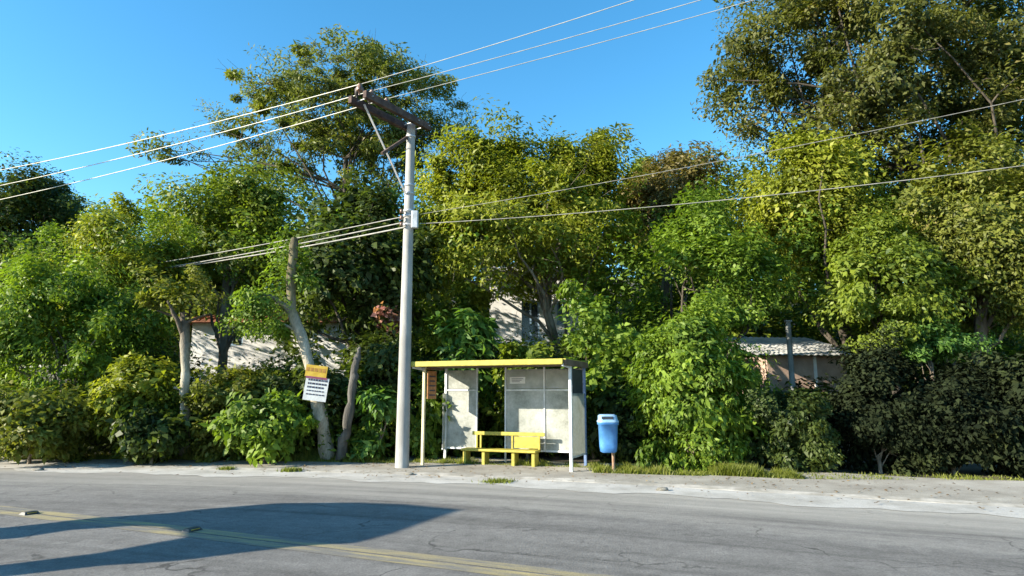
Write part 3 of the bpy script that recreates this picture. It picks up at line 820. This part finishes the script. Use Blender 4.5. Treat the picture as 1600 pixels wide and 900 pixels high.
mb.build('lettering', worn('board_ochre', (.40, .18, .03), (.5, .25, .05), 8, .6, bumpd=0), up_)

# ================================================================= HOUSES BEHIND THE LEAVES
M_WALLW = worn('plaster_white', (.72, .72, .71), (.84, .84, .83), 1.2, .9, bumpd=.004)
M_TERRA = worn('roof_terracotta', (.30, .11, .06), (.45, .19, .10), 3, .85, bumpd=.02)
M_FIBRE = worn('fibre_cement_roof', (.34, .34, .33), (.52, .52, .50), 1.5, .9, bumpd=.01)
M_PINK = worn('plaster_pink', (.38, .27, .21), (.52, .38, .30), 1.5, .9, bumpd=.004)
M_GREYW = worn('wall_grey', (.16, .165, .155), (.28, .285, .27), 1.5, .9, bumpd=.006)
M_GLASS = worn('window_glass', (.03, .045, .06), (.06, .08, .10), 3, .12, bumpd=0)
M_FRAME = worn('window_frame_blue', (.20, .32, .45), (.30, .42, .55), 5, .5, bumpd=0)

def house(name, label, x0, x1, Y, zb, zt, depth, wall_m, roof_m, wins, pitch=.9, over=.45, rz=0):
    cx_ = (x0 + x1) / 2; root = empty(name, (cx_, Y, zb), label, 'house', None, rz); w_ = x1 - x0; h_ = zt - zb
    # front wall with window openings built as piers and bands (one mesh)
    mb = MB(); t = .2; xs_ = -w_ / 2
    ops = sorted([(a - cx_, b_ - cx_, c_ - zb, d_ - zb) for a, b_, c_, d_ in wins])
    for a, b_, c_, d_ in ops:
        mb.box(((xs_ + a) / 2, t / 2, h_ / 2), (a - xs_, t, h_))
        mb.box(((a + b_) / 2, t / 2, c_ / 2), (b_ - a, t - .004, c_)); mb.box(((a + b_) / 2, t / 2, (d_ + h_) / 2), (b_ - a, t - .004, h_ - d_)); xs_ = b_
    mb.box(((xs_ + w_ / 2) / 2, t / 2, h_ / 2), (w_ / 2 - xs_, t, h_))
    for sx in (-1, 1): mb.box((sx * (w_ / 2 - t / 2), t + (depth - 2 * t) / 2, h_ / 2), (t, depth - 2 * t, h_ - .003))
    mb.box((0, depth - t / 2, h_ / 2), (w_, t, h_ - .003))
    mb.build('wall', wall_m, root)
    for a, b_, c_, d_ in ops:
        mb = MB(); fw = .06
        mb.box(((a + b_) / 2, .10, c_ + fw / 2), (b_ - a - .004, .08, fw)); mb.box(((a + b_) / 2, .10, d_ - fw / 2), (b_ - a - .004, .08, fw))
        for x_ in (a + fw / 2 + .003, (a + b_) / 2, b_ - fw / 2 - .003): mb.box((x_, .101, (c_ + d_) / 2), (fw, .076, d_ - c_ - 2 * fw))
        wn = mb.build('window', M_FRAME, root)
        mb = MB(); mb.box(((a + b_) / 2, .115, (c_ + d_) / 2), (b_ - a - .02, .01, d_ - c_ - .02)); mb.build('pane', M_GLASS, wn)
    # hipped tiled roof with corrugation rows
    mb = MB(); o = over; W2, zz = w_ / 2 + o, h_
    ridge = max(W2 - (depth / 2 + o), .4)
    v = [(-W2, -o, zz), (W2, -o, zz), (W2, depth + o, zz), (-W2, depth + o, zz), (-ridge, depth / 2, zz + pitch), (ridge, depth / 2, zz + pitch)]
    v += [(x_, y_, z_ + .1) for x_, y_, z_ in v]
    mb.add(v, [(0, 1, 2, 3), (6, 7, 11, 10), (7, 8, 11), (8, 9, 10, 11), (9, 6, 10), (0, 1, 7, 6), (1, 2, 8, 7), (2, 3, 9, 8), (3, 0, 6, 9)])
    n_ = int(W2 * 2 / .25)
    for k in range(n_):
        x_ = -W2 + (k + .5) * W2 * 2 / n_
        t_ = min(1.0, (W2 - abs(x_)) / max(W2 - ridge, .01))
        mb.tube([(x_, -o - .02, zz + .1), (x_, -o + (depth / 2 + o) * t_, zz + .1 + pitch * t_)], .055, 6)
    mb.build('roof', roof_m, root)
    return root
Yh = 26.0
hx0, hx1 = at(300, 520, Yh)[0], at(560, 520, Yh)[0]
zt = at(400, 505, Yh)[2]
wz = at(400, 540, Yh)[2]
house('white_house', 'white house with terracotta roof glimpsed behind the pollarded tree and the leaning trunk', hx0, hx1, Yh, float(hill(hx0 + 2, Yh)) - .3, zt, 6, M_WALLW, M_TERRA,
      [(at(345, 520, Yh)[0], at(380, 520, Yh)[0], wz, zt - .25)], pitch=1.0)
Yh = 23.0
hx0, hx1 = at(765, 480, Yh)[0], at(905, 480, Yh)[0]
zt = at(830, 425, Yh)[2]; wz = at(830, 512, Yh)[2]
house('arcaded_house', 'white house wall with dark openings glimpsed through leaves above the shelter', hx0, hx1, Yh, float(hill(hx0 + 2, Yh)) - .3, zt, 5, M_WALLW, M_FIBRE,
      [(at(815, 480, Yh)[0], at(843, 480, Yh)[0], wz - .5, at(830, 470, Yh)[2]), (at(870, 480, Yh)[0], at(890, 480, Yh)[0], wz + .1, at(830, 470, Yh)[2])], pitch=.6, over=.25)
# shed on the right: monopitch corrugated roof sloping to the road
Yh = 19.0
sx0, sx1 = at(1195, 560, Yh)[0], at(1325, 560, Yh)[0]
sb_ = empty('shed', ((sx0 + sx1) / 2, Yh, float(hill(sx0, Yh)) - .1), 'low pinkish shed with a pale grey sloping roof among the right-hand bushes', 'shed', None, R(6))
zw = at(1250, 556, Yh)[2] - sb_.location.z; wS = sx1 - sx0
mb = MB(); mb.box((0, .1, zw / 2), (wS, .2, zw)); mb.box((-wS / 2 + .1, 1.3, zw / 2), (.2, 2.2, zw)); mb.box((wS / 2 - .1, 1.3, zw / 2), (.2, 2.2, zw)); mb.build('wall', M_PINK, sb_)
mb = MB(); mb.box((wS * .1, -.012, zw * .55), (.09, .03, zw * .9)); mb.build('corner_post', M_WALLW, sb_)
mb = MB(); n_ = int((wS + .8) / .09); v = []; 
for k in range(n_ + 1):
    x_ = -wS / 2 - .5 + k * (wS + 1.0) / n_; dz = .03 * (k % 2)
    v += [(x_, -.45, zw + .0 + dz), (x_, 2.8, zw + .78 + dz), (x_, -.45, zw - .02 + dz), (x_, 2.8, zw + .76 + dz)]
f = []
for k in range(n_): 
    a = k * 4; f += [(a, a + 4, a + 5, a + 1), (a + 2, a + 3, a + 7, a + 6), (a, a + 2, a + 6, a + 4)]
mb.add(v, f); mb.build('roof', M_FIBRE, sb_)
# post by the shed
pz = at(1237, 585, 17.6)
mb = MB(); hP = at(1237, 503, 17.6)[2] - pz[2] + 1.6
mb.tube([(0, 0, -1.6 - .3), (0, 0, hP - 1.6)], [.085, .07], 10); mb.box((0, 0, hP - 1.6 + .02), (.17, .17, .05), None, .01)
o = mb.build('garden_post', M_GREYW); o.location = pz; tag(o, 'slender grey post standing in front of the shed', 'post')
# grey garden wall and pillar at far left
Yw = 18.2
gx0, gx1 = at(-60, 550, Yw)[0], at(140, 550, Yw)[0]; zb = float(hill(gx0, Yw)); zt = at(60, 575, Yw)[2]
gw = empty('garden_wall', ((gx0 + gx1) / 2, Yw, zb), 'weathered grey garden wall with a pillar half hidden by leaves at the far left', 'wall')
mb = MB(); mb.box((0, 0, (zt - zb) / 2), (gx1 - gx0, .2, zt - zb)); mb.build('wall_body', M_GREYW, gw)
mb = MB(); mb.box((0, 0, zt - zb + .04), (gx1 - gx0 + .06, .30, .08), None, .01); mb.build('coping', M_WALLW, gw)
xp_ = at(24, 520, Yw)[0] - (gx0 + gx1) / 2; zp = at(24, 500, Yw)[2] - zb
mb = MB(); mb.box((xp_, -.16, zp / 2), (.34, .12, zp), None, .01); mb.box((xp_, -.16, zp + .04), (.40, .20, .08), None, .01); mb.build('pillar', M_GREYW, gw)

# ================================================================= UNSEEN BOARD BY THE ROAD (outline shaped to throw the shadow on the asphalt)
tt = np.array([.545, -.84]) * -1            # across the light
ss = -SUN_AZ / np.linalg.norm(SUN_AZ)
tt = np.array([-ss[1], ss[0]])
def st(p): q = np.asarray(p)[:2]; return float(q @ ss), float(q @ tt)
te = math.tan(SUN_EL); s_base = -7.2
outl = [(726, 796), (640, 788), (562, 785), (439, 786), (315, 796), (270, 802), (240, 815), (270, 824), (298, 832), (300, 842), (285, 858), (300, 874), (394, 862), (478, 853), (562, 848), (619, 833), (675, 813)]
legs = ([(28, 823), (169, 808), (290, 800), (292, 824), (225, 821), (112, 828), (28, 841)], [(25, 881), (169, 863), (296, 840), (330, 869), (281, 876), (169, 883), (25, 899)])
def prof_of(pp): return [(t_, (s_ - s_base) * te) for s_, t_ in (st(atz(*p)) for p in pp)]
prof = prof_of(outl); tm = sum(p[0] for p in prof) / len(prof)
cb = ss * s_base + tt * tm
SGN = empty('shadow_board', (cb[0], cb[1], -.02), 'unseen two-legged board by the near roadside, shaped to cast the dark shadow on the asphalt', 'board', None, math.atan2(tt[1], tt[0]))
def slab(name, pr, d):
    n_ = len(pr); v = [(p[0] - tm, -d, p[1]) for p in pr] + [(p[0] - tm, d, p[1]) for p in pr]
    mb = MB(); mb.add(v, [tuple(range(n_)), tuple(range(2 * n_ - 1, n_ - 1, -1))] + [(k, n_ + k, n_ + (k + 1) % n_, (k + 1) % n_) for k in range(n_)])
    mb.build(name, M_STEEL, SGN)
slab('panel', prof, .03)
for lg in legs:
    pr = prof_of(lg)
    pr = [(pr[0][0], -.1)] + pr + [(pr[-1][0], -.1)]
    slab('leg', pr, .045)

# ================================================================= VEGETATION
#PLANTS
exec_plants = True
def V():
    T = plant
    # --- tall trees, back to front
    T('airy_tree', 'tall airy tree with sparse crown rising behind the crossarms of the pole', 'tree', (335, 62, 735, 300), 25, G['airy'], n=270, per=110, L=.19, asp=.36, cr=.60, ry=3.4,
      seed=11, base=575, bark=BARK_D, tr=.13, inner=.15, bottom=-.95, limbs=16, twigs=260, flat=.5, fork=.55, rough=.2,
      extra=[(690, 190, 24), (715, 200, 24), (735, 205, 24), (560, 90, 25), (600, 100, 25), (580, 95, 24.5), (230, 225, 25), (260, 235, 25), (290, 220, 25), (310, 240, 25), (340, 200, 25), (270, 250, 25)])
    T('dark_tree', 'dark distant tree on the skyline at the far left', 'tree', (-70, 258, 150, 470), 31, G['dark'], n=45, per=330, L=.24, cr=1.25, seed=12, tr=.25, rough=.15)
    T('feathery_tree', 'yellow-green feathery tree at the left under the high wires', 'tree', (55, 300, 320, 585), 20.5, G['yellow'], n=75, per=330, L=.17, asp=.4, cr=.75, seed=13, droop=.9, tr=.16, bark=BARK, limbs=12)
    T('feathery_tree', 'bushy mid-green tree between the feathery tree and the airy tree', 'tree', (235, 245, 480, 460), 22.5, G['mid'], n=60, per=320, L=.17, cr=.85, seed=14, tr=.18)
    T('dark_broadleaf_tree', 'dark broad-leaved tree standing directly behind the concrete pole', 'tree', (440, 300, 670, 600), 19, G['dark'], n=60, per=240, L=.24, asp=.6, cr=.75, seed=15, tr=.2, bark=BARK_D, base=585, limbs=12)
    T('spiky_tree', 'yellow-green tree with upright leafy spires on the skyline right of the pole', 'tree', (640, 248, 1010, 480), 20, G['yellow'], n=95, per=300, L=.17, asp=.38, cr=.72, seed=16, tr=.17, bark=BARK, base=930,
      spires=[(785, 215, .14), (805, 232, .16), (880, 225, .14), (900, 240, .16), (945, 212, .14), (930, 232, .16), (850, 245, .16), (690, 235, .16), (735, 225, .14), (760, 235, .16)], limbs=16, twigs=50, droop=.1)
    T('brownish_tree', 'tree with yellowish brown dry leaves behind the spiky tree', 'tree', (930, 218, 1150, 400), 22.5, G['brown'], n=40, per=330, L=.17, cr=.8, seed=17, tr=.16)
    T('drooping_tree', 'mid-green drooping tree right of the shelter', 'tree', (985, 300, 1225, 640), 17.2, G['bright'], n=85, per=280, L=.15, asp=.5, cr=.6, seed=18, droop=.9, hang=.35, tr=.14, bark=BARK_D, base=1090, ry=1.6)
    T('tall_dark_tree', 'tall dark spreading tree filling the top right corner of the sky', 'tree', (1115, -120, 1700, 330), 20.5, G['shade'], n=330, per=200, L=.18, asp=.42, cr=.78, seed=19, base=1500, bark=BARK_D, tr=.20, inner=.15, bottom=-.95, limbs=18,
      twigs=200, fork=.7, ry=3.5, rough=.18, extra=[(1112, 125, 20), (1120, 150, 20), (1140, 165, 20), (1150, 90, 20), (1165, 75, 20), (1190, 60, 20), (1240, 20, 20), (1170, 200, 20), (1260, 0, 20)])
    T('round_crowned_tree', 'yellow-green round-crowned tree below the tall dark tree', 'tree', (1120, 195, 1420, 470), 19.5, G['yellow'], n=85, per=300, L=.16, asp=.5, cr=.8, seed=20, tr=.15, bark=BARK_D, base=1375)
    T('hedge_tree', 'dense olive-green tree along the right edge', 'tree', (1340, 190, 1720, 560), 17.5, G['olive'], n=110, per=290, L=.16, cr=.8, seed=21, tr=.2, base=1560, ry=2.4)
    T('overhanging_tree', 'dense small-leaved green tree leaning over the shed', 'tree', (1270, 330, 1480, 560), 16.8, G['mid'], n=60, per=270, L=.14, cr=.6, seed=22, tr=.14, base=1400, ry=1.6, bark=BARK_D)
    T('slim_tree', 'slim yellow-green tree with hanging sprays at the left edge', 'tree', (-60, 390, 250, 640), 17.0, G['bright'], n=80, per=240, L=.16, asp=.4, cr=.55, seed=23, droop=1.2, hang=.4, tr=.1, base=120, ry=1.4)
    # --- shrubs
    S = shrub
    S('shrub', 'dark olive shrub at the left end of the footpath', (-70, 590, 170, 722), 15.6, G['olive'], seed=31, n=56)
    S('shrub', 'rounded bright yellow-green shrub left of the pollarded trunk', (140, 545, 285, 700), 16.0, G['yellow'], seed=32, n=36, droop=.9, L=.17)
    S('shrub', 'low dark broad-leaved shrub at the foot of the pollarded trunk', (190, 640, 290, 722), 15.4, G['dark'], seed=33, L=.2, asp=.6, n=22)
    S('shrub', 'olive shrub with dry tips below the white house', (300, 566, 430, 720), 16.4, G['olive'], seed=34, n=40)
    S('shrub', 'bright broad-leaved shrub between the pollarded trunk and the leaning trunk', (345, 605, 490, 724), 15.6, G['bright'], seed=35, L=.22, asp=.5, n=34, per=120, droop=.7)
    S('shrub', 'dark leafy shrub behind the leaning trunk', (410, 564, 560, 700), 16.8, G['dark'], seed=36, L=.2, n=36)
    S('tall_shrub', 'dark shrub below the pinkish red blossoms behind the concrete pole', (555, 522, 650, 700), 17.4, G['dark'], seed=50, L=.2, n=34)
    S('shrub', 'fresh green broad-leaved shrub between the stump and the concrete pole', (545, 570, 640, 724), 15.9, G['fresh'], seed=37, L=.22, asp=.45, n=32, per=120, droop=.9)
    S('shrub', 'leafy green shrub between the concrete pole and the shelter', (632, 575, 705, 724), 16.6, G['bright'], seed=38, L=.22, n=22, per=110, droop=.8)
    S('tall_shrub', 'tall large-leaved green shrub reaching above the left part of the shelter roof', (685, 430, 775, 720), 17.4, G['fresh'], seed=39, L=.36, asp=.45, n=24, per=50, droop=1.1, cr=.5)
    S('tall_shrub', 'pale green shrub behind the middle of the shelter roof', (745, 495, 900, 720), 17.2, G['mid'], seed=40, L=.2, n=50, per=170, droop=.8)
    S('tall_shrub', 'bright green tall shrub above the right end of the shelter roof', (850, 455, 1010, 720), 17.2, G['bright'], seed=41, L=.19, n=60, per=170, droop=.8, hang=.3)
    S('shrub', 'dark shrub right behind the blue bin', (928, 600, 1020, 742), 15.7, G['dark'], seed=42, L=.2, asp=.6, n=24, per=90)
    S('tall_shrub', 'tall bright drooping shrub hanging down to the footpath right of the bin', (985, 450, 1172, 744), 14.5, G['bright'], seed=43, L=.15, asp=.45, n=105, per=190, droop=1.1, hang=.4)
    S('shrub', 'dark shrub in front of the shed', (1150, 590, 1310, 752), 14.2, G['dark'], seed=44, n=44, L=.125, per=330)
    S('shrub', 'tall blackish shrub right of the shed, leaves darkened for shade', (1290, 535, 1440, 756), 14.0, G['deep'], rough=.75, seed=45, n=50, L=.125, per=330)
    S('shrub', 'wide blackish shrub near the right end of the footpath, leaves darkened for shade', (1400, 560, 1560, 760), 13.8, G['deep'], rough=.75, seed=46, n=50, L=.125, per=330)
    S('shrub', 'blackish shrub at the right edge, leaves darkened for shade', (1520, 545, 1680, 765), 13.6, G['deep'], seed=47, n=44, L=.125, per=330)
    S('shrub', 'bright grass-green bush between the dark shrubs and the right-hand trees', (1395, 495, 1510, 585), 16.0, G['fresh'], seed=48, n=24, L=.13, cr=.35, zb=None, bottom=-.5)
    S('flowering_shrub', 'pinkish red flowering shrub beside the concrete pole', (584, 482, 634, 532), 18.2, G['red'], seed=49, n=9, per=60, L=.14, asp=.8, cr=.25)
V()

# --- unnamed masses: undergrowth and the wooded hillside
rng = np.random.default_rng(5)
def mass(name, label, C, cr, per, L, m, seed, asp=.5):
    rng = np.random.default_rng(seed); P, O, T = [], [], []
    if name != 'hillside_woods': C = prune(np.array(C), 0, cr, rng)
    A, S_ = [], []
    for c in C:
        p, o, t = fill(rng, np.array([c]), cr, per, np.array(c) - [0, -.6, 1.2]); P.append(p); O.append(o); T.append(t); A.append(fill.ax); S_.append(fill.sc)
    P, O, T = np.concatenate(P), np.concatenate(O), np.concatenate(T)
    o = link(bpy.data.objects.new(name, quads_mesh(name, leaf_quads(P, O, L, asp, rng, .4, .5, np.concatenate(A), np.concatenate(S_)), T, m)))
    return tag(o, label, 'vegetation', kind='stuff')
C = []
for k in range(420):
    px = rng.uniform(-400, 2300); Y = rng.uniform(17.5, 21)
    x_ = xat(px, Y); C.append((x_, Y, float(hill(x_, Y)) + rng.uniform(.1, 1.0) ** 1.2 * 3.0))
mass('undergrowth', 'dense dark undergrowth filling the ground behind the shrubs', C, .75, 150, .2, G['dark'], 51)
C = []
for k in range(190):
    px = rng.uniform(-60, 1240); Y = rng.uniform(17.2, 18.2) if 600 < px < 960 else rng.uniform(15.9, 17.6)
    x_ = xat(px, Y); C.append((x_, Y, rng.uniform(.15, 1.0) * 1.7))
mass('creepers', 'tangled green creepers filling the gaps between the roadside shrubs', C, .5, 120, .15, G['mid'], 54)
C = []
def clear(px, py):
    return not ((290 < px < 570 and 478 < py < 565) or (760 < px < 900 and 420 < py < 530) or (1160 < px < 1340 and 480 < py < 620))
while len(C) < 540:
    px = rng.uniform(-400, 2300); Y = rng.uniform(18.3, 24); py = rng.uniform(330, 640)
    if not clear(px, py): continue
    p = at(px, py, Y)
    if p[2] > float(hill(p[0], Y)) - .2: C.append(tuple(p))
mass('understorey', 'tangled mid-green understorey between the trees', C, .8, 150, .16, G['bright'], 53)
C = []
for px in range(-260, 2300, 34):
    top = np.interp(px, [-260, 0, 110, 200, 260, 600, 660, 1150, 1900], [300, 285, 290, 305, 270, 275, 255, 228, 225])
    for Y in (27, 31, 36):
        x_ = xat(px + rng.uniform(-30, 30), Y, 8); h0 = float(hill(x_, Y)); zt_ = at(px, top + rng.uniform(0, 26) + (36 - Y) * 10, Y)[2] - 1.0
        k = 0; z = zt_
        while z > h0 and k < 8: C.append((x_, Y + rng.normal() * .8, z)); z -= 1.5; k += 1
mass('hillside_woods', 'wooded hillside closing the view behind the trees', C, 1.35, 130, .34, G['mid'], 52)
